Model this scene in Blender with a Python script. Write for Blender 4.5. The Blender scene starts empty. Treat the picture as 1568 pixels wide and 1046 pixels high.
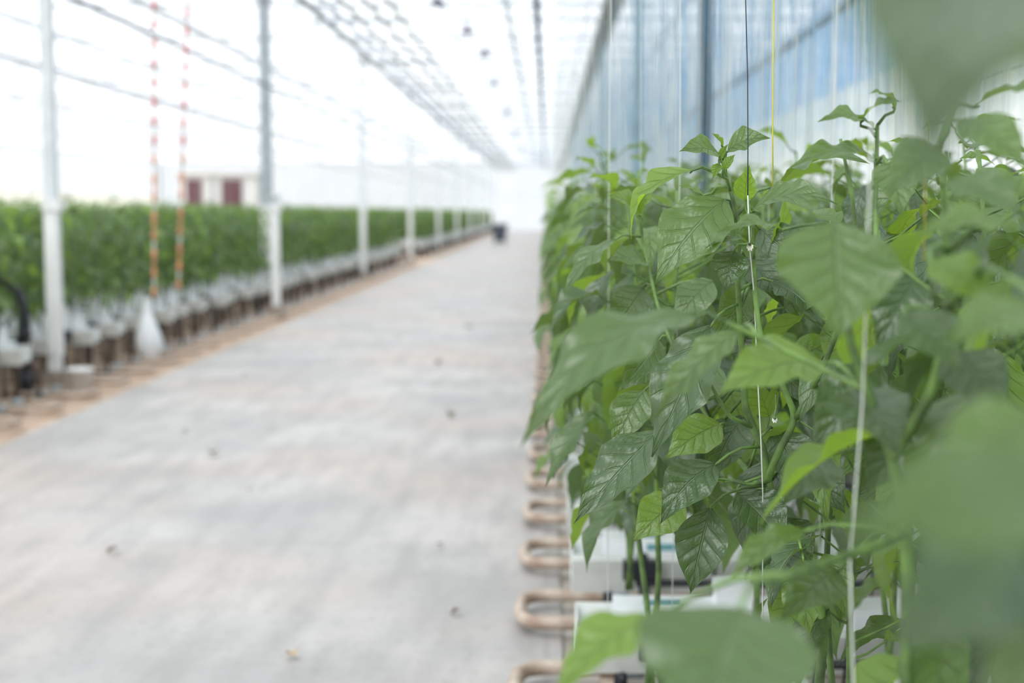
import bpy, math, numpy as np
from mathutils import Vector
R = np.random.default_rng(7)
C = bpy.context.scene.collection
V = lambda *a: np.array(a, dtype=float)

# ------------------------------------------------------------------ materials
def newmat(name):
    m = bpy.data.materials.new(name); m.use_nodes = True
    nt = m.node_tree; nt.nodes.clear()
    out = nt.nodes.new('ShaderNodeOutputMaterial')
    return m, nt, out
def N(nt, t, **kw):
    n = nt.nodes.new(t)
    for k, v in kw.items(): setattr(n, k, v)
    return n
def mth(nt, op, a, b=None, c=None, clamp=False):
    n = N(nt, 'ShaderNodeMath', operation=op); n.use_clamp = clamp
    for i, s in enumerate((a, b, c)):
        if s is None: continue
        if isinstance(s, (int, float)): n.inputs[i].default_value = s
        else: nt.links.new(s, n.inputs[i])
    return n.outputs[0]
def mixc(nt, f, a, b):
    n = N(nt, 'ShaderNodeMix', data_type='RGBA')
    for s, i in ((f, 0), (a, 6), (b, 7)):
        if isinstance(s, (int, float)): n.inputs[i].default_value = s
        elif isinstance(s, tuple): n.inputs[i].default_value = (*s, 1) if len(s) == 3 else s
        else: nt.links.new(s, n.inputs[i])
    return n.outputs[2]
def rng_map(nt, v, a, b, c, d):
    n = N(nt, 'ShaderNodeMapRange'); nt.links.new(v, n.inputs[0])
    for i, x in enumerate((a, b, c, d)): n.inputs[i+1].default_value = x
    return n.outputs[0]
def simple(name, col, rough=.5, metal=0, noise=.15, scale=8, col2=None):
    m, nt, out = newmat(name)
    p = N(nt, 'ShaderNodeBsdfPrincipled')
    tc = N(nt, 'ShaderNodeTexCoord')
    no = N(nt, 'ShaderNodeTexNoise'); no.inputs['Scale'].default_value = scale; no.inputs['Detail'].default_value = 4
    nt.links.new(tc.outputs['Object'], no.inputs['Vector'])
    f = rng_map(nt, no.outputs['Fac'], .35, .65, 0, 1)
    c2 = col2 if col2 else tuple(c*(1-noise*2) for c in col)
    nt.links.new(mixc(nt, f, col, c2), p.inputs['Base Color'])
    p.inputs['Roughness'].default_value = rough; p.inputs['Metallic'].default_value = metal
    nt.links.new(p.outputs[0], out.inputs[0])
    return m

VN, VC = 6.5, 1.55      # secondary vein count / sweep (shared with the mesh relief)
def leaf_material(name, deep, lite, transl, tf=(.15,.46), rough=.38):
    m, nt, out = newmat(name)
    at = N(nt, 'ShaderNodeAttribute', attribute_name='leafuv')
    sp = N(nt, 'ShaderNodeSeparateXYZ'); nt.links.new(at.outputs['Vector'], sp.inputs[0])
    u, v, t = sp.outputs
    av = mth(nt, 'ABSOLUTE', v)
    cb = N(nt, 'ShaderNodeCombineXYZ')
    nt.links.new(mth(nt, 'MULTIPLY', u, 16.0), cb.inputs[0]); nt.links.new(mth(nt, 'MULTIPLY', v, 6.0), cb.inputs[1]); nt.links.new(mth(nt,'MULTIPLY',t,37.0), cb.inputs[2])
    no = N(nt, 'ShaderNodeTexNoise'); nt.links.new(cb.outputs[0], no.inputs['Vector']); no.inputs['Scale'].default_value = .3
    mid = rng_map(nt, av, .012, .055, 1, 0)
    ph = mth(nt, 'SUBTRACT', mth(nt, 'MULTIPLY', u, VN), mth(nt, 'MULTIPLY', mth(nt,'POWER',av,.75), VC))
    ph = mth(nt, 'ADD', ph, mth(nt, 'MULTIPLY', mth(nt,'SIGN',v), .2))
    ph = mth(nt, 'ADD', ph, mth(nt, 'MULTIPLY', no.outputs['Fac'], .3))
    fr = mth(nt, 'FRACT', mth(nt,'ADD',ph,8.0))
    dist = mth(nt, 'MINIMUM', fr, mth(nt, 'SUBTRACT', 1.0, fr))
    sec = mth(nt, 'MULTIPLY', rng_map(nt, dist, .012, .085, 1, 0), rng_map(nt, av, .2, .95, .85, .1))
    vein = mth(nt, 'MAXIMUM', mid, sec)
    vo = N(nt, 'ShaderNodeTexVoronoi'); nt.links.new(cb.outputs[0], vo.inputs['Vector']); vo.inputs['Scale'].default_value = 1.6; vo.feature='SMOOTH_F1'
    base = mixc(nt, t, deep, lite)
    base = mixc(nt, mth(nt, 'MULTIPLY', no.outputs['Fac'], .15), base, tuple(min(1,c*1.3) for c in lite))
    veincol = mixc(nt, .35, base, (.36, .47, .30))
    top = mixc(nt, mth(nt, 'MULTIPLY', vein, .65), base, veincol)
    geo = N(nt, 'ShaderNodeNewGeometry')
    back = mixc(nt, .4, top, (.14, .25, .10))
    col = mixc(nt, geo.outputs['Backfacing'], top, back)
    p = N(nt, 'ShaderNodeBsdfPrincipled'); nt.links.new(col, p.inputs['Base Color'])
    nt.links.new(mth(nt,'ADD',mth(nt,'MULTIPLY',geo.outputs['Backfacing'],.3),rough), p.inputs['Roughness'])
    p.inputs['Specular IOR Level'].default_value = .95
    h = mth(nt, 'ADD', mth(nt, 'MULTIPLY', vein, -1.0), mth(nt, 'MULTIPLY', vo.outputs['Distance'], -.35))
    bp = N(nt, 'ShaderNodeBump'); bp.inputs['Strength'].default_value = .75; bp.inputs['Distance'].default_value = .003
    nt.links.new(h, bp.inputs['Height']); nt.links.new(bp.outputs[0], p.inputs['Normal'])
    tr = N(nt, 'ShaderNodeBsdfTranslucent')
    tcol = mixc(nt, t, transl, tuple(min(1,c*1.8) for c in transl))
    nt.links.new(mixc(nt, mth(nt, 'MULTIPLY', vein, .5), tcol, tuple(c*.5 for c in transl)), tr.inputs[0])
    mx = N(nt, 'ShaderNodeMixShader'); nt.links.new(rng_map(nt, t, 0, 1, *tf), mx.inputs[0])
    nt.links.new(p.outputs[0], mx.inputs[1]); nt.links.new(tr.outputs[0], mx.inputs[2])
    nt.links.new(mx.outputs[0], out.inputs[0])
    return m
M_leaf = leaf_material('pepper_leaf', (.015, .050, .020), (.13, .235, .035), (.26, .40, .03))
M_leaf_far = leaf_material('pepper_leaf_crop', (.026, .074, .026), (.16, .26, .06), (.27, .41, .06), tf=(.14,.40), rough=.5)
M_stem = simple('pepper_stem', (.17, .30, .07), .5, col2=(.07, .12, .04), scale=30)
M_white = simple('white_paint', (.84, .85, .84), .4, noise=.04)
M_galv = simple('galvanised_steel', (.42, .47, .50), .5, metal=.3, noise=.1)
M_palegalv = simple('pale_steel', (.76, .80, .84), .5, noise=.04)
M_truss = simple('roof_steel', (.62, .67, .72), .5, noise=.04)
M_greypost = simple('grey_post', (.68, .72, .74), .5, noise=.06)
M_beigepipe = simple('cream_pipe', (.62, .58, .50), .5, noise=.1)
M_rail = simple('rail_pipe', (.58, .50, .42), .5, scale=14, col2=(.34, .24, .18))
M_gutter = simple('gutter_metal', (.76, .79, .77), .4, noise=.08)
M_slab = simple('slab_film', (.88, .91, .94), .35, noise=.06, scale=4)
M_print = simple('slab_print', (.16, .38, .42), .5)
M_black = simple('black_plastic', (.02, .022, .03), .45)
M_stand = simple('stand_brown', (.12, .09, .07), .6)
M_navy = simple('navy_cable', (.06, .12, .19), .6)
M_olive = simple('screen_package', (.055, .075, .05), .7)
M_teal = simple('teal_post', (.01, .07, .12), .5)
M_tealpale = simple('teal_post_pale', (.12, .28, .38), .5)
M_wire = simple('trellis_cable', (.20, .23, .26), .5)
M_red = simple('red_tape', (.75, .16, .13), .5)
M_orange = simple('orange_tape', (.80, .36, .20), .5)
M_str_w = simple('white_twine', (.68, .72, .68), .6, noise=.03)
M_str_b = simple('blue_twine', (.18, .42, .66), .6)
M_str_y = simple('yellow_twine', (.66, .62, .08), .6)
M_str_k = simple('dark_twine', (.05, .06, .07), .6)
M_wood = simple('weathered_base', (.40, .34, .28), .8, scale=20)
M_maroon = simple('maroon_panel', (.14, .03, .05), .5)
M_cab = simple('cabinet_paint', (.80, .80, .79), .5, noise=.03)
M_petal = simple('petal', (.85, .86, .78), .5, noise=.02)
M_lamp = simple('lamp_grey', (.22, .21, .26), .5)
M_dry = simple('dry_leaf', (.16, .11, .06), .8)
M_dry2 = simple('yellow_leaf', (.50, .33, .10), .8)

def concrete():
    m, nt, out = newmat('concrete_path')
    tc = N(nt, 'ShaderNodeTexCoord'); P = tc.outputs['Object']
    def noise(s, d=5, sc=(1,1,1)):
        mp = N(nt, 'ShaderNodeMapping'); nt.links.new(P, mp.inputs[0]); mp.inputs['Scale'].default_value = sc
        n = N(nt, 'ShaderNodeTexNoise'); n.inputs['Scale'].default_value = s; n.inputs['Detail'].default_value = d
        nt.links.new(mp.outputs[0], n.inputs['Vector']); return n.outputs['Fac']
    c = mixc(nt, rng_map(nt, noise(1.1), .38, .62, 0, 1), (.395, .385, .375), (.515, .495, .475))
    c = mixc(nt, rng_map(nt, noise(.5, 3), .46, .68, 0, .65), c, (.54, .445, .38))
    c = mixc(nt, rng_map(nt, noise(3.0, 6, (2.5, .5, 1)), .44, .68, 0, .6), c, (.32, .31, .30))
    c = mixc(nt, rng_map(nt, noise(22, 4), .52, .74, 0, .45), c, (.28, .26, .25))
    br = N(nt, 'ShaderNodeTexBrick'); br.offset = 0
    nt.links.new(P, br.inputs['Vector']); br.inputs['Scale'].default_value = 1
    br.inputs['Brick Width'].default_value = 3.4; br.inputs['Row Height'].default_value = 2.95; br.inputs['Mortar Size'].default_value = .012
    c = mixc(nt, mth(nt, 'MULTIPLY', br.outputs['Fac'], .3), c, (.28, .26, .24))
    p = N(nt, 'ShaderNodeBsdfPrincipled'); nt.links.new(c, p.inputs['Base Color']); p.inputs['Roughness'].default_value = .6
    bp = N(nt, 'ShaderNodeBump'); bp.inputs['Strength'].default_value = .15; bp.inputs['Distance'].default_value = .01
    nt.links.new(noise(40), bp.inputs['Height']); nt.links.new(bp.outputs[0], p.inputs['Normal'])
    nt.links.new(p.outputs[0], out.inputs[0]); return m
M_conc = concrete()
M_ground_l = simple('tan_ground', (.48, .33, .23), .9, scale=5, col2=(.62, .50, .40))
M_ground_r = simple('ground_film', (.52, .51, .48), .7, scale=4, col2=(.36, .32, .27))

def glazing(name, col, trans=.45, tl=.5, tcol=(1,1,1), band=None):
    m, nt, out = newmat(name)
    a = N(nt, 'ShaderNodeBsdfTransparent'); a.inputs[0].default_value=(*tcol,1)
    b = N(nt, 'ShaderNodeBsdfTranslucent'); c = N(nt, 'ShaderNodeBsdfDiffuse')
    tc = N(nt, 'ShaderNodeTexCoord'); no = N(nt, 'ShaderNodeTexNoise'); no.inputs['Scale'].default_value = .5
    mp = N(nt, 'ShaderNodeMapping'); nt.links.new(tc.outputs['Object'], mp.inputs[0])
    if band: mp.inputs['Scale'].default_value = (0, 4, .15)
    nt.links.new(mp.outputs[0], no.inputs['Vector'])
    k = mixc(nt, rng_map(nt,no.outputs['Fac'],.38,.62,0,1), col, band or tuple(min(1, x*1.05) for x in col))
    nt.links.new(k, b.inputs[0]); nt.links.new(k, c.inputs[0])
    if band: nt.links.new(k, a.inputs[0])
    m1 = N(nt, 'ShaderNodeMixShader'); m1.inputs[0].default_value = tl
    nt.links.new(c.outputs[0], m1.inputs[1]); nt.links.new(b.outputs[0], m1.inputs[2])
    m2 = N(nt, 'ShaderNodeMixShader'); m2.inputs[0].default_value = trans
    nt.links.new(m1.outputs[0], m2.inputs[1]); nt.links.new(a.outputs[0], m2.inputs[2])
    nt.links.new(m2.outputs[0], out.inputs[0]); return m
M_roof = glazing('roof_glass', (.80, .84, .88), .6, .7, (.68,.71,.75))
M_wallg = glazing('wall_glass', (.56, .60, .63), .5, .6, (.57,.59,.61))
M_wallfar = glazing('wall_far_glass', (.56, .59, .61), .4, .6, (.54,.56,.57))
M_wallclear = glazing('wall_clear_glass', (.75, .77, .79), .6, .6, (.80,.82,.84))
M_walllow = glazing('wall_cream_haze', (.64, .65, .56), .4, .6, (.62,.62,.54))  # lower left wall: cream haze over distant crop put into its colour
M_haze_blue = glazing('blue_haze_sheet', (.24, .50, .82), .55, .8, band=(.82,.94,1.0))  # streaky blue haze painted as the colour of the added side sheet
M_haze_white = glazing('white_haze_sheet', (.88, .94, .93), .55, .8, band=(.98,.99,.91))  # paler haze near the crop tops, painted on the same sheet

# ------------------------------------------------------------------ mesh builder
class MB:
    def __init__(s): s.v=[]; s.f=[]; s.mi=[]; s.sm=[]; s.a=[]; s.n=0
    def add(s, v, f, mi=0, smooth=False, a=None):
        v = np.asarray(v, float).reshape(-1, 3)
        s.v.append(v); k = s.n
        for q in f: s.f.append([i+k for i in q])
        s.mi += [mi]*len(f); s.sm += [smooth]*len(f)
        s.a.append(np.zeros((len(v), 3)) if a is None else a); s.n += len(v)
    def box(s, lo, hi, mi=0):
        x0,y0,z0 = lo; x1,y1,z1 = hi
        s.add([(x0,y0,z0),(x1,y0,z0),(x1,y1,z0),(x0,y1,z0),(x0,y0,z1),(x1,y0,z1),(x1,y1,z1),(x0,y1,z1)],
              [(0,3,2,1),(4,5,6,7),(0,1,5,4),(1,2,6,5),(2,3,7,6),(3,0,4,7)], mi)
    def tube(s, pts, r, n=8, mi=0, cap=True):
        pts = np.asarray(pts, float); K = len(pts)
        rr = np.broadcast_to(np.asarray(r, float), (K,))
        tan = np.gradient(pts, axis=0); tan /= np.linalg.norm(tan, axis=1)[:, None]+1e-12
        ref = V(0,0,1) if abs(tan[0][2]) < .9 else V(1,0,0)
        a = np.cross(tan[0], ref); a /= np.linalg.norm(a)
        ang = np.arange(n)*2*math.pi/n; vs = []
        for i in range(K):
            a = a - tan[i]*np.dot(a, tan[i]); a /= np.linalg.norm(a)+1e-12
            b = np.cross(tan[i], a)
            vs.append(pts[i] + rr[i]*(np.cos(ang)[:,None]*a + np.sin(ang)[:,None]*b))
        f = [(i*n+j, i*n+(j+1)%n, (i+1)*n+(j+1)%n, (i+1)*n+j) for i in range(K-1) for j in range(n)]
        if cap and n > 3: f += [tuple(range(n))[::-1], tuple(range((K-1)*n, K*n))]
        s.add(np.concatenate(vs), f, mi, True)
    def leaf(s, base, tip, width, nrm, arch=.1, fold=.25, wave=.02, nu=12, nv=6, tint=.3, mi=0, corr=.005, side=0.0):
        base = np.asarray(base, float); tip = np.asarray(tip, float)
        d = tip-base; L = np.linalg.norm(d); dn = d/L
        n = np.asarray(nrm, float); n = n - dn*np.dot(n, dn); n /= np.linalg.norm(n)+1e-9
        sd = np.cross(dn, n)
        u = np.linspace(0, 1, nu+1)[:, None]; v = np.linspace(-1, 1, nv+1)[None, :]
        prof = np.sin(math.pi*np.clip(u,0,1)**.80)**1.05*(1-.5*u**4)
        prof = np.nan_to_num(prof); prof[0]=.02; prof[-1]=.004
        hw = width/2*prof
        av = np.abs(v)
        phs = (base[0]*91+base[2]*57) % 6.28
        h = arch*L*4*u*(1-u) + fold*(av**1.3)*hw
        h = h + corr*L*np.sin(2*math.pi*(u*VN-VC*av**.75+.2*np.sign(v)+.15)-1.57)*np.minimum(av*4,1)*(1-.6*av)*np.sin(math.pi*u)**.5
        h = h + corr*.8*L*np.sin(u*11+v*4+phs)*av
        h = h + wave*L*av**2*(np.sin(2*math.pi*2.2*u+phs+1.7*np.sign(v))+.5*np.sin(2*math.pi*4.1*u+2*phs*np.sign(v)))*prof
        sweep = side*L*4*u*(1-u)
        P = base + dn*(u[...,None]*L) + n*h[...,None] + sd*((v*hw+sweep)[...,None])
        A = np.stack([u+0*v, v+0*u, np.full((nu+1, nv+1), tint)], -1).reshape(-1,3)
        w = nv+1
        f = [(i*w+j, i*w+j+1, (i+1)*w+j+1, (i+1)*w+j) for i in range(nu) for j in range(nv)]
        s.add(P.reshape(-1,3), f, mi, True, A)
    def mesh(s, name, mats, attr=False):
        me = bpy.data.meshes.new(name)
        me.from_pydata(np.concatenate(s.v).tolist(), [], s.f)
        for m in mats: me.materials.append(m)
        me.polygons.foreach_set('material_index', s.mi)
        me.polygons.foreach_set('use_smooth', s.sm)
        if attr:
            at = me.attributes.new('leafuv', 'FLOAT_VECTOR', 'POINT')
            at.data.foreach_set('vector', np.ascontiguousarray(np.concatenate(s.a).ravel(), dtype=np.float32))
        me.update(); return me
    def obj(s, name, mats, attr=False, parent=None, loc=(0,0,0)):
        return place(name, s.mesh(name, mats, attr), parent, loc)
def place(name, me, parent=None, loc=(0,0,0)):
    o = bpy.data.objects.new(name, me); C.objects.link(o); o.location = loc
    if parent: o.parent = parent
    return o
def empty(name):
    e = bpy.data.objects.new(name, None); C.objects.link(e); e.empty_display_size=.1; return e

# ------------------------------------------------------------------ shell
b = MB(); b.box((-3.3,-6,-.1),(.05,110,0)); b.obj('floor', [M_conc])
b = MB(); b.box((-30,-6,-.11),(-3.3,110,-.015)); b.obj('ground_cover_soil', [M_ground_l])
b = MB(); b.box((.05,-6,-.11),(9,110,-.015)); b.obj('ground_cover_film', [M_ground_r])
def wall(name, p0, p1, g=None, lo=None):
    b = MB(); (x0,y0),(x1,y1) = p0,p1
    L = math.hypot(x1-x0,y1-y0); dx,dy=(x1-x0)/L,(y1-y0)/L
    b.add([(x0,y0,2.6),(x1,y1,2.6),(x1,y1,5.2),(x0,y0,5.2)], [(0,1,2,3)], 0)
    b.add([(x0,y0,0),(x1,y1,0),(x1,y1,2.6),(x0,y0,2.6)], [(0,1,2,3)], 1)
    k=0
    while k<=L:
        x,y=x0+dx*k,y0+dy*k; b.box((x-.04,y-.04,0),(x+.04,y+.04,5.2),2); k+=4
    for z in (2.6,5.2):
        b.box((min(x0,x1)-.03,min(y0,y1)-.03,z-.03),(max(x0,x1)+.03,max(y0,y1)+.03,z+.03),2)
    return b.obj(name,[g or M_wallg,lo or M_walllow,M_palegalv])
wall('wall_left',(-30,-6),(-30,110)); wall('wall_right',(9,-6),(9,110),M_wallclear,M_wallclear)
wall('wall_far',(-30,110),(9,110),M_wallfar,M_wallfar); wall('wall_rear',(-30,-6),(9,-6),M_wallclear,M_wallclear)
b = MB(); xs = np.arange(-30, 9.1, 3.25)
for i,x in enumerate(xs[:-1]):
    xm=x+1.625
    b.add([(x,-6,5.2),(xm,-6,5.9),(xm,110,5.9),(x,110,5.2)],[(0,1,2,3)],0)
    b.add([(xm,-6,5.9),(x+3.25,-6,5.2),(x+3.25,110,5.2),(xm,110,5.9)],[(0,1,2,3)],0)
b.obj('ceiling',[M_roof])
b = MB()
for i,x in enumerate(xs[:-1]):
    xm=x+1.625
    b.box((x-.04,-6,5.13),(x+.04,110,5.19)); b.box((xm-.02,-6,5.85),(xm+.02,110,5.89))
    for y in np.arange(-5,110,2.4 if x>-7 else 4.8):
        b.tube([(x,y,5.17),(xm,y,5.86),(x+3.25,y,5.17)],.016,4)
for y in np.arange(-4,110,4.8):
    b.tube([(-30,y,4.95),(-7,y,4.95)],.025,6); b.tube([(-7,y,4.95),(9,y,4.95)],.04,6)
    if y>12: b.tube([(-3.7,y,4.7),(4.6,y,4.7)],.03,6)
b.obj('roof_truss',[M_truss])
# added folded sheet carrying the background haze as colour: blue upper, white lower
b = MB(); ys=np.arange(4,106,.18); vs=[];
for i,y in enumerate(ys):
    xx=4.85+.07*math.sin(i*1.9)+.04*math.sin(i*.7)
    vs += [(xx,y,2.2),(xx,y,3.4),(xx,y,4.88)]
b.add(vs,[(3*i+1,3*i+4,3*i+5,3*i+2) for i in range(len(ys)-1)],0,True)
b.add(vs,[(3*i,3*i+3,3*i+4,3*i+1) for i in range(len(ys)-1)],2,True)
b.tube([(4.85,4,4.9),(4.85,106,4.9)],.03,8,1)
b.obj('haze_sheet',[M_haze_blue,M_galv,M_haze_white])

# ------------------------------------------------------------------ overhead lines
def line(name,x,z,r,mat,y0=-5,y1=108,n=8):
    b=MB(); b.tube([(x,y,z) for y in np.linspace(y0,y1,12)],r,n); return b.obj(name,[mat])
line('gutter_beam',-3.68,4.56,.055,M_galv)
e=empty('overhead_pipes')
for x,z,m in ((-3.0,4.45,M_beigepipe),(-2.68,4.5,M_beigepipe),(-2.36,4.5,M_beigepipe)):
    o=line('heating_pipe',x,z,.035,m); o.parent=e
b=MB()
for y in np.arange(4.7,108,6.0):
    b.box((-3.7,y-.02,4.37),(-2.2,y+.02,4.41)); 
    for x in (-3.55,-3.0,-2.68,-2.36): b.tube([(x,y,4.38),(x,y,4.95)],.010,6)
o=b.obj('pipe_hangers',[M_galv]); o.parent=e
line('power_cable',-.17,4.5,.05,M_navy)
b=MB(); b.box((.84,-5,4.36),(1.08,108,4.6)); b.tube([(.96,-5,4.34),(.96,108,4.34)],.08,10); b.obj('energy_screen_package',[M_olive])
for x,z,r in ((-3.8,3.1,.022),(-5.9,3.1,.018),(-9.5,3.4,.018),(2.47,3.1,.035),(5.4,3.1,.02)):
    line('trellis_cable',x,z,r,M_wire)
# pendant lamps
for (x,y) in ((-1.6,21),(-1.35,24.2),(-1.22,27.8),(-1.27,34),(-1.24,44),(-1.25,56),(-1.25,70)):
    b=MB(); n=18; prof=[(.0,.13),(.03,.13),(.035,.07),(.10,.03),(.125,-.02),(.12,-.03),(.05,-.03),(.04,-.06),(0,-.07)]
    z0=4.42
    v=[(x+r*math.cos(a),y+r*math.sin(a),z0+z) for r,z in prof for a in np.arange(n)*2*math.pi/n]
    b.add(v,[(i*n+j,i*n+(j+1)%n,(i+1)*n+(j+1)%n,(i+1)*n+j) for i in range(len(prof)-1) for j in range(n)],0,True)
    b.tube([(x,y,z0+.12),(x,y,5.1)],.006,6)
    b.obj('pendant_lamp',[M_lamp])

# ------------------------------------------------------------------ posts
def post(x,y,w=.1,ztop=4.5,zs=1.5,up=M_greypost,lo=M_white,name='support_post'):
    b=MB(); h=w/2
    b.box((x-h,y-h,.16),(x+h,y+h,zs),1); b.box((x-h*.86,y-h*.86,zs),(x+h*.86,y+h*.86,ztop),0)
    b.box((x-h*1.7,y-h*1.7,0),(x+h*1.7,y+h*1.7,.17),2)
    b.box((x-h*1.25,y-h*1.25,zs-.09),(x+h*1.6,y+h*1.25,zs+.0),3)
    b.box((x-h*1.5,y-h*1.5,ztop-.03),(x+h*1.5,y+h*1.5,ztop),0)
    return b.obj(name,[up,lo,M_wood,M_cab])
post(-3.83,10.95,.10)
post(-3.56,18.6,.10,ztop=1.62,zs=1.5)
post(-4.12,20.9,.17,up=M_galv)
for y in (28.7,38.7,48.7,58.7,68.7,78.7,88.7,98.7): post(-3.72,y,.11,up=M_palegalv)
post(.93,8.5,.08,ztop=4.25,up=M_teal,lo=M_teal,name='screen_post')
post(.95,15.3,.10,ztop=4.25,up=M_tealpale,lo=M_tealpale,name='screen_post')
for y in (25,35,45,55): post(.97,y,.09,ztop=4.25,up=M_tealpale,lo=M_tealpale,name='screen_post')

# barrier chains (red/white striped), hung from the overhead pipes
for (x0,y0,x1,z1,ph) in ((-3.53,13.,-3.62,.62,0),(-3.34,13.6,-3.55,.66,.04)):
    b=MB(); zt=4.6; K=46
    zs=np.linspace(zt,z1,K+1)
    for i in range(K):
        t0=(zt-zs[i])/(zt-z1); t1=(zt-zs[i+1])/(zt-z1)
        p=lambda t,z:(x0+(x1-x0)*t,y0,z)
        low = zs[i]<2.0
        b.tube([p(t0,zs[i]),p((t0+t1)/2,(zs[i]+zs[i+1])/2),p(t1,zs[i+1])],[.016,.023,.016] if i%2 else [.012,.011,.012],8,(2 if low else 0) if i%2 else (2 if low and i%4 else 1))
    b.tube([(x0,y0,4.6),(-3.68,y0,4.62)],.01,6,1)
    b.obj('striped_barrier_chain',[M_red,M_str_w,M_orange])

# ------------------------------------------------------------------ gutters / rails
def gutter_mesh(sgn, length, name, zs=.19, extra=0, seed=0):
    b=MB(); rng=np.random.default_rng(seed)
    pts=[(-.13,.13),(-.12,.13),(-.085,.02),(.085,.02),(.12,.13),(.13,.13),(.13,.115),(.135,.115),(.09,0),(-.09,0),(-.135,.115),(-.13,.115)]
    n=len(pts); vs=[(0,y,z+zs) for y,z in pts]+[(sgn*length,y,z+zs) for y,z in pts]
    b.add(vs,[(i,(i+1)%n,n+(i+1)%n,n+i) for i in range(n)],0)
    e=sgn*.004
    b.add([(e,-.12,zs+.13),(e,-.085,zs+.01),(e,.085,zs+.01),(e,.12,zs+.13)],[(0,1,2,3)],0)
    k=.10; q=0
    while k<length-.2:
        x0,x1=sorted((sgn*k,sgn*min(k+.95,length)))
        b.box((x0,-.075,zs+.03),(x1,.075,zs+.165),1)
        b.box((x0+.14,-.078,zs+.135),(x0+.28,-.074,zs+.155),2)
        b.box((x0+.08,-.03,zs+.162),(x0+.18,.02,zs+.168),2)
        k+=1.0
    k=.42 if not extra else .2
    while k<length:
        x=sgn*k; hgt=.06+extra*rng.uniform(0,.07); b.box((x-.05,-.05,zs+.165),(x+.05,.05,zs+.165+hgt),1)
        b.tube([(x+.03,-.02,zs+.24),(x+.05,-.09,zs+.33),(x+.04,-.13,zs+.22),(x+.02,-.135,zs-.02)],.0045,6,3)
        k+=.25
    k=.12; lr=.014+extra*.008; lm=4 if extra else 3
    while k<length:
        x=sgn*k
        b.tube([(x,-.12,-.01),(x,-.10,zs+.0)],lr,6,lm); b.tube([(x,.12,-.01),(x,.10,zs+.0)],lr,6,lm)
        b.tube([(x,-.12,zs-.008),(x,.12,zs-.008)],.012,6,lm); k+=1.2
    b.tube([(sgn*.24,-.150,.02),(sgn*.22,-.150,zs+.14)],.017,8,3)
    b.box((min(sgn*.16,sgn*.27),-.175,zs+.06),(max(sgn*.16,sgn*.27),-.135,zs+.12),3)
    b.tube([(sgn*.2,-.16,zs+.05),(sgn*length,-.16,zs+.05)],.012,6,3)
    if extra:
        b.tube([(sgn*.02,.02,zs+.02),(-sgn*.06,.02,zs-.01),(-sgn*.08,.03,zs-.1),(-sgn*.08,.03,.0)],.016,8,3 if seed%2 else 4)
    return b.mesh(name,[M_gutter,M_slab,M_print,M_black,M_stand])
def rail_mesh(sgn,length,name):
    b=MB(); w=.17; z=.05
    loop=[]
    for a in np.linspace(-90,90,17):
        ar=math.radians(a); ca=math.cos(ar); sa=math.sin(ar)
        loop.append((sgn*(.12-.12*abs(ca)**.6), w*np.sign(sa)*abs(sa)**.7, z))
    P=[(sgn*length,-w,z),(sgn*.8,-w,z),(sgn*.4,-w,z)]+loop+[(sgn*.4,w,z),(sgn*.8,w,z),(sgn*length,w,z)]
    b.tube(P,.023,10,0)
    k=.28
    while k<length:
        x=sgn*k; b.box((x-.03,-w-.05,-.01),(x+.03,w+.05,.026),0); k+=1.1
    b.tube([(sgn*.3,-w,z),(sgn*.38,-w,z)],.032,10,1); b.tube([(sgn*.3,w,z),(sgn*.38,w,z)],.032,10,1)
    return b.mesh(name,[M_rail,M_galv])
rows=[.55+.8*k for k in range(0,128)]
GR=gutter_mesh(1,4.6,'gutter_r'); GL=[gutter_mesh(-1,5.2,'gutter_l%d'%i,zs=.30,extra=1,seed=i) for i in range(3)]
RR=rail_mesh(1,4.4,'rail_r'); RL=rail_mesh(-1,5.0,'rail_l')
eg=empty('hydroponic_gutters'); er=empty('pipe_rails')
for i,y in enumerate(rows):
    place('gutter',GR,eg,(.08,y,0)); place('rail_loop',RR,er,(-.09,y+.21,0))
    if y>5 and not(38<y<43): place('gutter',GL[i%3],eg,(-3.80+.05*math.sin(i*2.3),y,0)); place('rail_loop',RL,er,(-3.42,y+.42,-.0))

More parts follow.
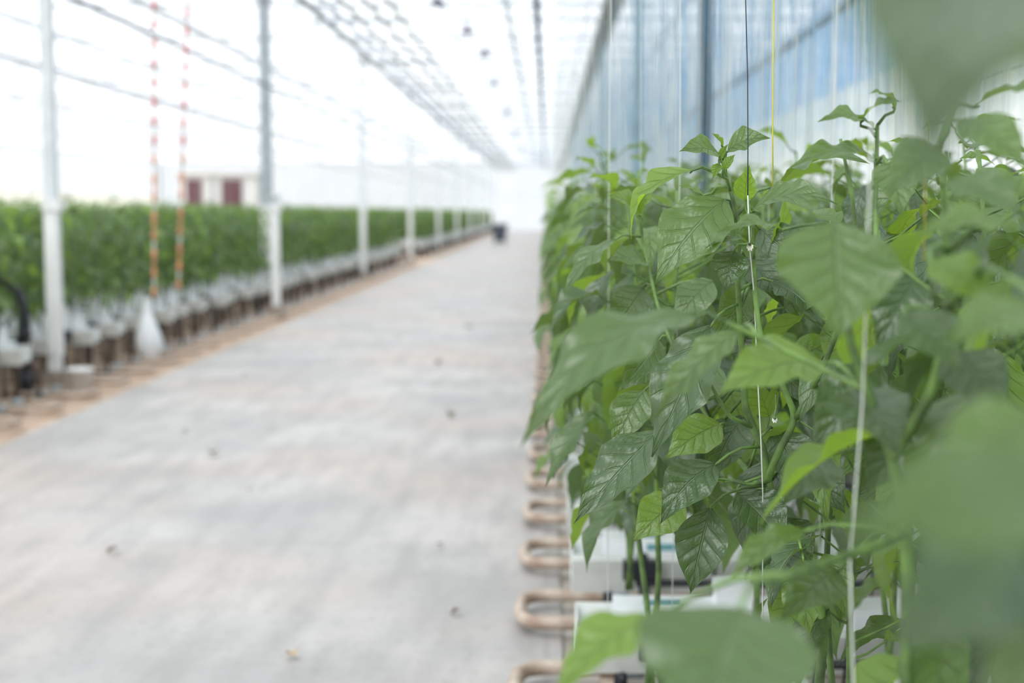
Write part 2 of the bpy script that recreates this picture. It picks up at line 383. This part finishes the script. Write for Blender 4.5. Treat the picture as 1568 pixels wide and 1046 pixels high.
# ------------------------------------------------------------------ plants
def plant(b,rng,x0,y0,zb=.42,zt=1.5,n=45,nu=5,nv=4,rad=1.0,size=1.0,zleaf=.55):
    stems=[]
    for k in range(2):
        ox=(rng.random()-.5)*.12; oy=(k-.5)*.16
        P=[(x0+ox*t+.012*math.sin(t*9+k),y0+oy*min(1,t*2)+.01*math.sin(t*7),zb+(zt-zb)*t) for t in np.linspace(0,1,9)]
        b.tube(P,np.linspace(.007,.0028,9),5 if nu<8 else 8,1); stems.append(np.array(P))
    for i in range(n):
        t=((i+rng.random())/n)
        z=zleaf+(zt-zleaf)*t; S=stems[i%2]; tt=(z-zb)/(zt-zb)*8; k=min(7,int(tt)); q=min(1,tt-k)
        nd=S[k]*(1-q)+S[k+1]*q
        az=i*2.4+rng.random()*1.2; ca,sa=math.cos(az),math.sin(az)
        top=max(0,(t-.85)/.15)
        L=(.065+.125*rng.random())*size*(1-.45*top)
        pl=(.04+.10*rng.random())*rad*(1-.6*top)
        up=.35+.4*rng.random()
        base=nd+V(ca,sa,up)*pl
        dr=math.radians(rng.uniform(25,86)*(1-.85*top)-25*top)
        cd,sn=math.cos(dr),math.sin(dr)
        az2=az+rng.uniform(-.7,.7); c2,s2=math.cos(az2),math.sin(az2)
        d=V(c2*cd,s2*cd,-sn); nn=V(c2*sn,s2*sn,cd)+(rng.random(3)-.5)*.9
        b.tube([nd,(nd+base)/2+V(0,0,-.006),base+d*.004],[.0026,.0019,.0016],4,1,cap=False)
        b.leaf(base,base+d*L,L*rng.uniform(.38,.56),nn,arch=rng.uniform(.04,.2),fold=rng.uniform(.05,.6),wave=.04,nu=nu,nv=nv,
               tint=min(1,rng.random()**2.2*1.0+.35*top),corr=.006 if nu>10 else 0,side=rng.uniform(-.08,.08))
ec=empty('pepper_crop')
def rowmesh(name,sgn,seed,length,nu,nv,n,near=False,zl=.55,zr=(1.40,1.60)):
    rng=np.random.default_rng(seed); b=MB(); k=.1
    i=0
    while k<length:
        plant(b,rng,sgn*k,(.09 if i%2 else -.09)+rng.uniform(-.03,.03),zt=rng.uniform(*zr),n=n,nu=nu,nv=nv,zleaf=zl); k+=.24; i+=1
    return b.mesh(name,[M_leaf if near else M_leaf_far,M_stem],True)
near=[rowmesh('row_near_%d'%i,1,10+i,2.4,16,8,68,True,zl) for i,zl in enumerate((.74,.62,.54))]
farR=[rowmesh('row_right_%d'%i,1,20+i,4.3,6,4,64,zl=.42) for i in range(3)]
farL=[rowmesh('row_left_%d'%i,-1,30+i,5.0,5,4,54,zl=.56,zr=(1.34,1.54)) for i in range(4)]
for i,y in enumerate(rows):
    if y>2.5:
        if y<5: place('plant_row',near[i-3],ec,(.11,y,0)); 
        else: place('plant_row',farR[i%3],ec,(.08,y,0))
    if y>5 and not(38<y<43): place('plant_row',farL[(i*7//3)%4],ec,(-3.98+.06*math.sin(i*1.7),y,0))

# crop strings
def strmesh(name,sgn,length,seed,blue):
    rng=np.random.default_rng(seed); b=MB(); k=.1; i=0
    while k<length:
        for yy in ((-.16,-.05,.06,.16) if blue and k>.75 else (-.16,.16)):
            x=sgn*(k+rng.uniform(-.1,.1)); m=int(rng.choice([1,1,0,0]))
            xt=x+rng.uniform(-.03,.03)
            if blue and k>.75:
                b.tube([(x,yy*.5,.5),(x,yy,1.5),(x,yy,2.3)],.0009,4,0,cap=False)
                b.tube([(x,yy,2.3),(xt,yy,4.4)],.0022,4,m,cap=False)
            else: b.tube([(x,yy*.5,.5),(x,yy,1.5),(xt,yy,4.4)],.0009,4,0,cap=False)
        k+=.24
    b.tube([(0,-.16,4.4),(sgn*length,-.16,4.4)],.004,4,2); b.tube([(0,.16,4.4),(sgn*length,.16,4.4)],.004,4,2)
    return b.mesh(name,[M_str_w,M_str_b,M_palegalv])
es=empty('crop_support_strings')
SR=[strmesh('strings_r%d'%i,1,4.4,i,True) for i in range(3)]; SL=[strmesh('strings_l%d'%i,-1,5.0,9+i,False) for i in range(2)]
for i,y in enumerate(rows):
    if y>2.5 and y<60: place('string_row',SR[i%3],es,(.13,y,0))
    if y>5 and i%3==0 and not(38<y<43): place('string_row',SL[i//3%2],es,(-3.98,y,0))

# ------------------------------------------------------------------ foreground plants (hand shaped)
# Plants are measured in a vertical sheet at distance d down the aisle (side, height, d) and
# every leaf is joined by a petiole to a stem that is rooted in its gutter.
HU,HV=44,18
F=V(0,-.75,.65); UPN=V(.1,-.35,.95)
def w(a,h,d): return V((a-838)*d/2178, d, 1.4-(h-325)*d/2178)
STEMPTS=[]
def L(b,bx,by,tx,ty,d,wd,n=F,dt=None,tint=.25,arch=.08,fold=.2,side=0.,wave=.035,stem=None,res=None,corr=.008):
    B=w(bx,by,d); T=w(tx,ty,d if dt is None else dt)
    b.leaf(B,T,wd*d/2178,n,arch,fold,wave,*(res or (HU,HV)),tint=tint,corr=corr,side=side)
    dn=(T-B)/np.linalg.norm(T-B)
    SP=np.concatenate(STEMPTS); q=w(*stem) if stem is not None else B-dn*.03-V(0,0,.02)
    S=SP[np.argmin(np.linalg.norm((SP-q)*V(1,.8,1),axis=1))]
    ln=np.linalg.norm(S-B); r0=.0022+.006*ln
    mid=(S*.55+B*.45)+V(0,0,.10*ln); m2=(S*.2+B*.8)+V(0,0,.05*ln)-dn*.006
    b.tube([S,mid,m2,B,B+dn*.006],[r0,r0*.85,.0021,.0018,.0012],8,1)
def stem(b,pts,r0,r1):
    P=np.array([w(*p) for p in pts]); t=np.linspace(0,len(P)-1,len(P)*6)
    Q=np.array([[np.interp(x,range(len(P)),P[:,k]) for k in range(3)] for x in t])
    for _ in range(3): Q[1:-1]=(Q[:-2]+Q[1:-1]*2+Q[2:])/4
    b.tube(Q,np.linspace(r0,r1,len(Q)),8,1); STEMPTS.append(Q)
h=MB()
stem(h,[(1250,1340,2.15),(1258,1150,2.15),(1272,960,2.15),(1240,860,2.15),(1200,790,2.15),(1178,740,2.15),(1172,690,2.15),(1155,655,2.15),(1142,620,2.15),(1138,560,2.16),(1132,480,2.16),(1128,420,2.15),(1130,370,2.15),(1124,320,2.15),(1110,275,2.15),(1102,245,2.15)],.0085,.0025)
stem(h,[(1178,740,2.15),(1192,700,2.12),(1222,640,2.1),(1195,580,2.1),(1165,520,2.1),(1155,450,2.12),(1152,390,2.12),(1148,340,2.12),(1140,300,2.12)],.006,.0025)
stem(h,[(1222,640,2.1),(1262,560,2.0),(1290,480,1.95),(1310,400,1.95),(1300,300,1.95),(1280,215,1.95)],.005,.0022)
stem(h,[(1155,655,2.15),(1120,640,2.12),(1095,600,2.12),(1075,560,2.12)],.004,.002)
stem(h,[(1178,740,2.15),(1150,745,2.1),(1110,735,2.1),(1065,745,2.1)],.003,.0015)
stem(h,[(1200,790,2.15),(1130,700,2.3),(1060,600,2.42),(1010,480,2.5),(985,380,2.55),(975,320,2.55)],.0055,.0022)
L(h,1108,306,1003,434,2.13,110,V(-.1,-.75,.65),2.06,.4,.10,.15,stem=(1126,345,2.15))
L(h,1058,262,966,366,2.15,64,V(-.8,-.25,.5),2.2,1.,.22,.3,stem=(1108,272,2.15))
L(h,1098,238,1037,234,2.14,48,V(0,-.65,.6),2.1,.4,.12,.3,stem=(1103,250,2.15))
L(h,1110,234,1175,214,2.15,48,V(0,-.65,.6),2.13,.4,.16,.3,stem=(1105,248,2.15))
L(h,1104,228,1085,206,2.14,14,F,2.12,.9,.1,.3)
L(h,1098,246,1112,222,2.13,12,F,2.12,.9,.1,.3)
L(h,1104,262,1122,238,2.12,16,F,2.12,.95,.1,.3)
L(h,1098,252,1088,276,2.12,16,F,2.1,.95,.1,.3)
L(h,1138,308,1144,254,2.12,36,V(-.3,-.9,.1),2.1,1.,.1,.4)
L(h,1148,325,1278,314,2.1,68,V(.05,-.6,.75),2.03,.4,.18,.2,stem=(1146,345,2.12))
L(h,1075,300,1035,285,2.2,20,UPN,2.2,.6,stem=(1110,285,2.16))
L(h,1190,288,1325,252,2.3,66,V(0,-.5,.8),2.2,.3,.2,.2,stem=(1150,330,2.2))
L(h,1195,352,1098,356,1.9,38,V(0,-.5,.8),1.8,.4,.08)
L(h,1150,376,1078,380,2.1,30,UPN,2.05,.3,.15)
L(h,1122,384,1108,446,2.1,56,F,2.07,.1,.12,.3,corr=.010)
L(h,1175,400,1195,300,2.3,60,V(.7,-.5,.3),2.3,.85,.1,.2)
L(h,1140,395,1200,470,2.25,60,F,2.2,.1,.12,.2)
L(h,942,366,864,455,2.55,48,V(-.5,-.5,.7),2.5,.3,.12,.1)
L(h,1090,497,1000,702,2.12,108,V(-.55,-.8,.3),2.06,.1,.08,.25,side=-.05,stem=(1128,470,2.15),corr=.010)
L(h,1012,660,880,808,2.12,90,V(-.35,-.75,.55),2.05,.08,.08,.2,side=-.03,stem=(1095,610,2.12),corr=.010)
L(h,1100,712,1014,808,2.10,78,V(-.1,-.8,.6),2.05,.08,.12,.25,side=.05,stem=(1160,690,2.14),corr=.015)
L(h,988,598,938,690,2.35,62,F,2.3,.3,.08)
L(h,1106,650,1020,706,2.3,74,F,2.25,.75,.1)
L(h,1092,780,1062,918,2.1,82,V(-.2,-.95,.2),2.08,.05,.08,.25,stem=(1180,745,2.15),corr=.012)
L(h,1048,768,972,836,2.3,78,F,2.25,.7,.1)
L(h,1130,758,1208,850,2.15,88,V(.3,-.8,.5),2.1,.05,.12,.3,stem=(1176,730,2.15))
L(h,1236,860,1248,985,2.0,72,V(-.5,-.8,.2),1.98,.6,.06,.3)
L(h,1115,740,1065,745,2.1,18,UPN,2.1,.8,.1)
L(h,1060,590,1090,500,2.3,60,V(-.3,-.8,.3),2.3,.7,.1)
L(h,1180,640,1140,560,2.25,60,F,2.25,.7,.1)
rg=np.random.default_rng(5)
for (bx,by,tx,ty,d,wd,ti) in ((1150,440,1090,520,2.3,60,.3),(1175,560,1260,640,2.3,70,.1),(1190,800,1250,880,2.25,80,.2),(1230,700,1300,790,2.2,80,.1),(1210,560,1290,520,2.3,60,.8),(1100,560,1050,640,2.4,70,.4),(1090,430,1030,500,2.5,60,.3),(1120,600,1160,690,2.4,60,.7),
  (1160,350,1240,420,2.3,70,.1),(1180,430,1260,500,2.2,80,.1),(1140,520,1180,600,2.3,80,.05),(1140,640,1090,740,2.35,80,.1),(1190,660,1240,760,2.2,80,.1),(1010,520,950,600,2.5,70,.2),(985,440,930,520,2.55,70,.15),(1000,580,930,660,2.5,60,.6),(1200,780,1160,880,2.3,80,.3),(1240,900,1190,1000,2.2,80,.6),(1200,470,1290,440,2.2,70,.4),
  (980,330,930,300,2.55,50,.6),(975,325,1010,280,2.55,40,.7),(990,400,930,400,2.55,50,.3)):
    L(h,bx,by,tx,ty,d,wd,V(rg.uniform(-.5,.5),-.7,.5),d-.06,ti,.1,res=(20,8))
h.obj('pepper_plant',[M_leaf,M_stem],True)

# nearer plant, rooted in the next gutter
h=MB(); STEMPTS.clear()
stem(h,[(1425,1935,1.35),(1420,1500,1.35),(1400,1100,1.35),(1395,820,1.35),(1370,700,1.35),(1330,600,1.36),(1300,520,1.36),(1290,430,1.36),(1280,340,1.36)],.008,.0025)
stem(h,[(1370,700,1.35),(1430,600,1.3),(1450,480,1.3),(1440,330,1.3),(1430,230,1.3)],.006,.0025)
stem(h,[(1400,1100,1.35),(1400,900,1.45),(1370,700,1.6),(1345,500,1.75),(1335,330,1.85),(1335,195,1.88)],.006,.0025)
stem(h,[(1395,820,1.35),(1350,840,1.25),(1260,870,1.15),(1190,900,1.05)],.005,.0028)
stem(h,[(1330,600,1.36),(1250,560,1.4),(1170,520,1.42),(1110,492,1.42)],.0035,.0022)
L(h,1070,482,797,690,1.42,118,V(-.25,-.6,.75),1.30,.25,.14,.1,side=.04)
L(h,1132,505,1003,642,1.5,70,V(-.5,-.6,.6),1.45,.4,.06,.2)
L(h,1272,338,1285,520,1.28,190,V(.05,-.9,.45),1.22,.35,.05,.12,stem=(1290,430,1.36))
L(h,1548,350,1388,368,1.15,70,V(0,-.5,.8),1.1,.5,.12)
L(h,1262,556,1098,606,1.45,120,V(-.1,-.55,.8),1.4,.8,.12,.2,stem=(1330,600,1.4))
L(h,1240,816,1118,902,1.4,60,V(-.3,-.5,.8),1.35,.4,.12,.3)
L(h,1140,938,1080,1190,.95,270,V(-.05,-.6,.8),.84,.2,.1,.15)
L(h,1015,955,850,1090,1.15,120,V(-.4,-.4,.8),1.1,.9,.12,.2)
L(h,1590,480,1440,530,.95,100,V(0,-.6,.8),.9,.4,.1)
L(h,1330,620,1310,450,1.75,60,V(.7,-.6,.2),1.75,.6,.1)
L(h,1330,200,1245,190,1.88,50,V(0,-.5,.8),1.83,.5,.14)
L(h,1310,190,1370,160,1.88,50,V(0,-.5,.8),1.83,.5,.14)
L(h,1340,250,1200,262,1.88,70,UPN,1.83,.45,.14)
L(h,1360,170,1320,148,1.88,24,UPN,1.83,.6,.14)
L(h,1350,250,1375,330,1.8,70,F,1.75,.4,.1)
L(h,1480,170,1600,150,1.5,70,UPN,1.45,.5,.14)
L(h,1460,190,1560,260,1.3,90,F,1.25,.5,.1)
L(h,1430,230,1350,300,1.3,90,F,1.25,.3,.1)
L(h,1440,280,1560,330,1.2,80,F,1.15,.3,.1)
L(h,1420,400,1520,470,1.2,90,F,1.15,.8,.1)
L(h,1380,480,1470,570,1.25,100,F,1.2,.15,.1)
L(h,1300,600,1380,700,1.4,120,F,1.3,.1,.1)
L(h,1270,700,1200,780,1.6,90,F,1.5,.1,.1)
L(h,1290,880,1200,960,1.6,90,F,1.5,.2,.1)
L(h,1350,560,1240,700,1.6,100,F,1.55,.1,.1)
L(h,1400,420,1340,540,1.6,90,F,1.55,.1,.1)
L(h,1450,540,1540,640,1.3,110,F,1.25,.1,.1)
L(h,1400,640,1330,760,1.5,100,F,1.45,.1,.1)
L(h,1480,360,1420,460,1.5,90,F,1.45,.1,.1)
h.obj('pepper_plant',[M_leaf,M_stem],True)
# very near plant (right of the camera), rooted in the nearest gutter
h=MB(); STEMPTS.clear()
stem(h,[(2050,4245,.55),(1960,2600,.5),(1850,1500,.45),(1790,900,.43),(1750,500,.42),(1700,100,.42),(1660,-150,.42)],.007,.003)
stem(h,[(1850,1500,.45),(1800,1200,.55),(1760,900,.66),(1720,650,.74),(1700,450,.78)],.005,.0028)
L(h,1480,-190,1410,290,.40,300,V(-.3,-.9,.2),.37,.0,.1,.1)
L(h,1680,-150,1490,150,.42,260,V(.2,-.9,.3),.40,.5,.1,.1)
L(h,1680,770,1275,835,.50,230,V(-.05,-.65,.75),.45,.25,.10,.1)
L(h,1600,640,1420,760,.76,150,V(0,-.6,.6),.72,.4,.12,.1)
L(h,1560,830,1370,1010,.62,200,V(0,-.8,.4),.58,.0,.12,.1)
L(h,1680,880,1500,1120,.62,180,V(0,-.8,.4),.58,.2,.12,.1)
h.obj('pepper_plant',[M_leaf,M_stem],True)
# further foliage of the same rows, going right
for (y0,x0s,n,seed,nu,nv,zl,zh) in ((2.15,(.66,.9,1.15,1.4,1.65),60,51,18,8,.7,1.56),(1.35,(.56,.8,1.05,1.3,1.6),60,61,18,8,.65,1.56),(2.25,(.46,),46,71,24,10,.7,1.42),(1.45,(.42,),34,81,24,10,.8,1.5),(.6,(.5,.75,1.0),40,91,12,6,.6,1.56)):
    for i,x0 in enumerate(x0s):
        b=MB(); rng=np.random.default_rng(seed+i)
        plant(b,rng,x0,y0+rng.uniform(-.06,.06),zt=rng.uniform(zh-.1,zh),n=n,nu=nu,nv=nv,rad=.9,zleaf=zl)
        b.obj('pepper_plant',[M_leaf,M_stem],True)
# flower buds
def flower(p,r=.012):
    b=MB()
    for k in range(6):
        a=k*math.pi/3; d=V(math.cos(a)*.5,-.3,math.sin(a)*.5-.6); b.leaf(V(0,0,0),d*r,r*.55,V(0,-1,.2),.1,.1,0,6,4,corr=0)
    b.tube([(0,.004,0),(0,-.006,0)],[.003,.002],8,2)
    b.tube([(0,.004,0),(.004,.012,.012),(.006,.03,.03)],.0012,6,2)
    b.obj('pepper_flower_bud',[M_petal,M_str_y,M_stem],loc=tuple(p))
flower(w(1146,374,2.09),.010); flower(w(1188,640,2.08),.008)
# twine around the foreground plants, up to the crop wire
def twine(name,pts,r,mat):
    b=MB(); b.tube([w(*p) for p in pts],r,6); b.obj(name,[mat])
twine('support_twine',[(1120,-2787,2.1),(1134,0,2.1),(1139,120,2.1),(1141,220,2.1),(1142,300,2.1)],.0009,M_str_k)
twine('support_twine',[(1142,300,2.1),(1146,380,2.09),(1154,450,2.12),(1160,560,2.12),(1168,680,2.1),(1172,760,2.13),(1180,1330,2.12)],.0010,M_str_w)
twine('support_twine',[(1166,-2728,2.14),(1176,0,2.14),(1178,200,2.14),(1180,300,2.14)],.0011,M_str_y)
twine('support_twine',[(1326,150,1.3),(1326,240,1.3),(1325,420,1.3),(1322,620,1.3),(1308,860,1.3),(1320,1100,1.3),(1330,1900,1.3)],.0010,M_str_w)
twine('support_twine',[(1408,-4031,1.5),(1408,0,1.5),(1410,400,1.5)],.0009,M_str_y)
b=MB()
for y in (1.3,1.5,2.1,2.14): b.tube([(.0,y,4.4),(4.5,y,4.4)],.003,6)
b.obj('crop_wire',[M_palegalv])

# ------------------------------------------------------------------ other objects
b=MB(); b.box((-10.3,39.6,0),(-8.1,41,2.42)); b.box((-10.4,39.5,2.42),(-8.0,41.1,2.52))
b.box((-10.05,39.56,1.35),(-9.62,39.61,2.3),1); b.box((-9.07,39.56,1.35),(-8.5,39.61,2.3),1)
b.box((-9.35,39.55,.1),(-9.3,39.6,2.4),2)
b.obj('control_cabinet',[M_cab,M_maroon,M_galv])
b=MB()
b.add([(-2.28,61,.12),(-1.8,61,.12),(-1.8,61.5,.12),(-2.28,61.5,.12),(-2.36,60.95,.8),(-1.72,60.95,.8),(-1.72,61.6,.8),(-2.36,61.6,.8)],[(0,3,2,1),(0,1,5,4),(1,2,6,5),(2,3,7,6),(3,0,4,7)])
b.box((-2.4,60.9,.8),(-1.68,61.65,.87)); 
for x in (-2.25,-1.83):
    b.tube([(x-.03,61.45,.09),(x+.03,61.45,.09)],.09,14); b.tube([(x-.03,61.05,.09),(x+.03,61.05,.09)],.09,14)
b.tube([(-2.3,61.65,.84),(-2.3,61.75,.92),(-1.78,61.75,.92),(-1.78,61.65,.84)],.015,8)
b.obj('wheeled_bin',[simple('bin_grey',(.08,.09,.12),.5)])
b=MB(); b.tube([(-4.5,10.6,.9),(-4.25,10.6,.92),(-4.08,10.6,.89),(-3.98,10.6,.80),(-3.94,10.6,.66),(-3.94,10.6,.3),(-3.94,10.6,-.01)],.036,12)
b.tube([(-3.94,10.6,.02),(-3.94,10.6,.2)],.05,12); b.tube([(-3.94,10.6,.45),(-3.94,10.6,.52)],.048,12)
b.obj('irrigation_riser',[M_black])
b=MB(); n=18; prof=[(.0,.0),(.075,.0),(.095,.19),(.105,.19),(.105,.21),(.088,.21),(.07,.02),(0,.02)]
vs=[(-3.58+r*math.cos(a),10.75+r*math.sin(a),z) for r,z in prof for a in np.arange(n)*2*math.pi/n]
b.add(vs,[(i*n+j,i*n+(j+1)%n,(i+1)*n+(j+1)%n,(i+1)*n+j) for i in range(len(prof)-1) for j in range(n)],0,True); b.obj('white_bucket',[M_white])
b=MB(); n=14
prof=[(.03,.62),(.035,.52),(.06,.42),(.10,.28),(.12,.17),(.09,.08),(.05,.02)]
vs=[(-3.68+(r*(1+.25*math.sin(3*a+z*9)))*math.cos(a),13.0+r*math.sin(a),z) for r,z in prof for a in np.arange(n)*2*math.pi/n]
b.add(vs,[(i*n+j,i*n+(j+1)%n,(i+1)*n+(j+1)%n,(i+1)*n+j) for i in range(len(prof)-1) for j in range(n)],0,True); b.obj('white_film_bag',[M_slab])
b=MB()
for (x,y,s,mi) in ((-.66,9.6,.1,0),(-1.93,8.1,.1,0),(-.81,4.37,.06,1),(-.33,4.82,.045,0),(-.45,5.86,.04,0),(-1.8,5.68,.06,0),(-1.0,13,.1,0),(-2.3,8.9,.05,0),(-1.5,7,.04,0),(-.9,17,.1,0),(-2.6,12,.06,0)):
    a=x*17; b.leaf((x,y,.008),(x+s*math.cos(a),y+s*math.sin(a),.02),s*.6,(0,0,1),.15,.4,.1,8,6,mi=mi,corr=0)
b.obj('fallen_leaves',[M_dry,M_dry2],True)

# ------------------------------------------------------------------ light, world, camera
W=bpy.data.worlds.new('World'); bpy.context.scene.world=W; W.use_nodes=True
bg=W.node_tree.nodes['Background']; bg.inputs[0].default_value=(.98,.985,1,1); bg.inputs[1].default_value=1.9
s=bpy.data.lights.new('sun','SUN'); s.energy=4.8; s.angle=math.radians(40); s.color=(1,.97,.92)
so=bpy.data.objects.new('sun',s); C.objects.link(so); so.rotation_euler=(math.radians(32),math.radians(-24),0)
cam=bpy.data.cameras.new('camera'); co=bpy.data.objects.new('camera',cam); C.objects.link(co)
co.location=(0,0,1.4); co.rotation_euler=(math.radians(90-5.2),0,math.radians(1.42))
cam.lens=50; cam.sensor_width=36; cam.clip_start=.05; cam.clip_end=400
cam.dof.use_dof=True; cam.dof.focus_distance=2.12; cam.dof.aperture_fstop=2.9
bpy.context.scene.camera=co
vs=bpy.context.scene.view_settings; vs.view_transform='Standard'; vs.look='None'; vs.exposure=0; vs.gamma=.96
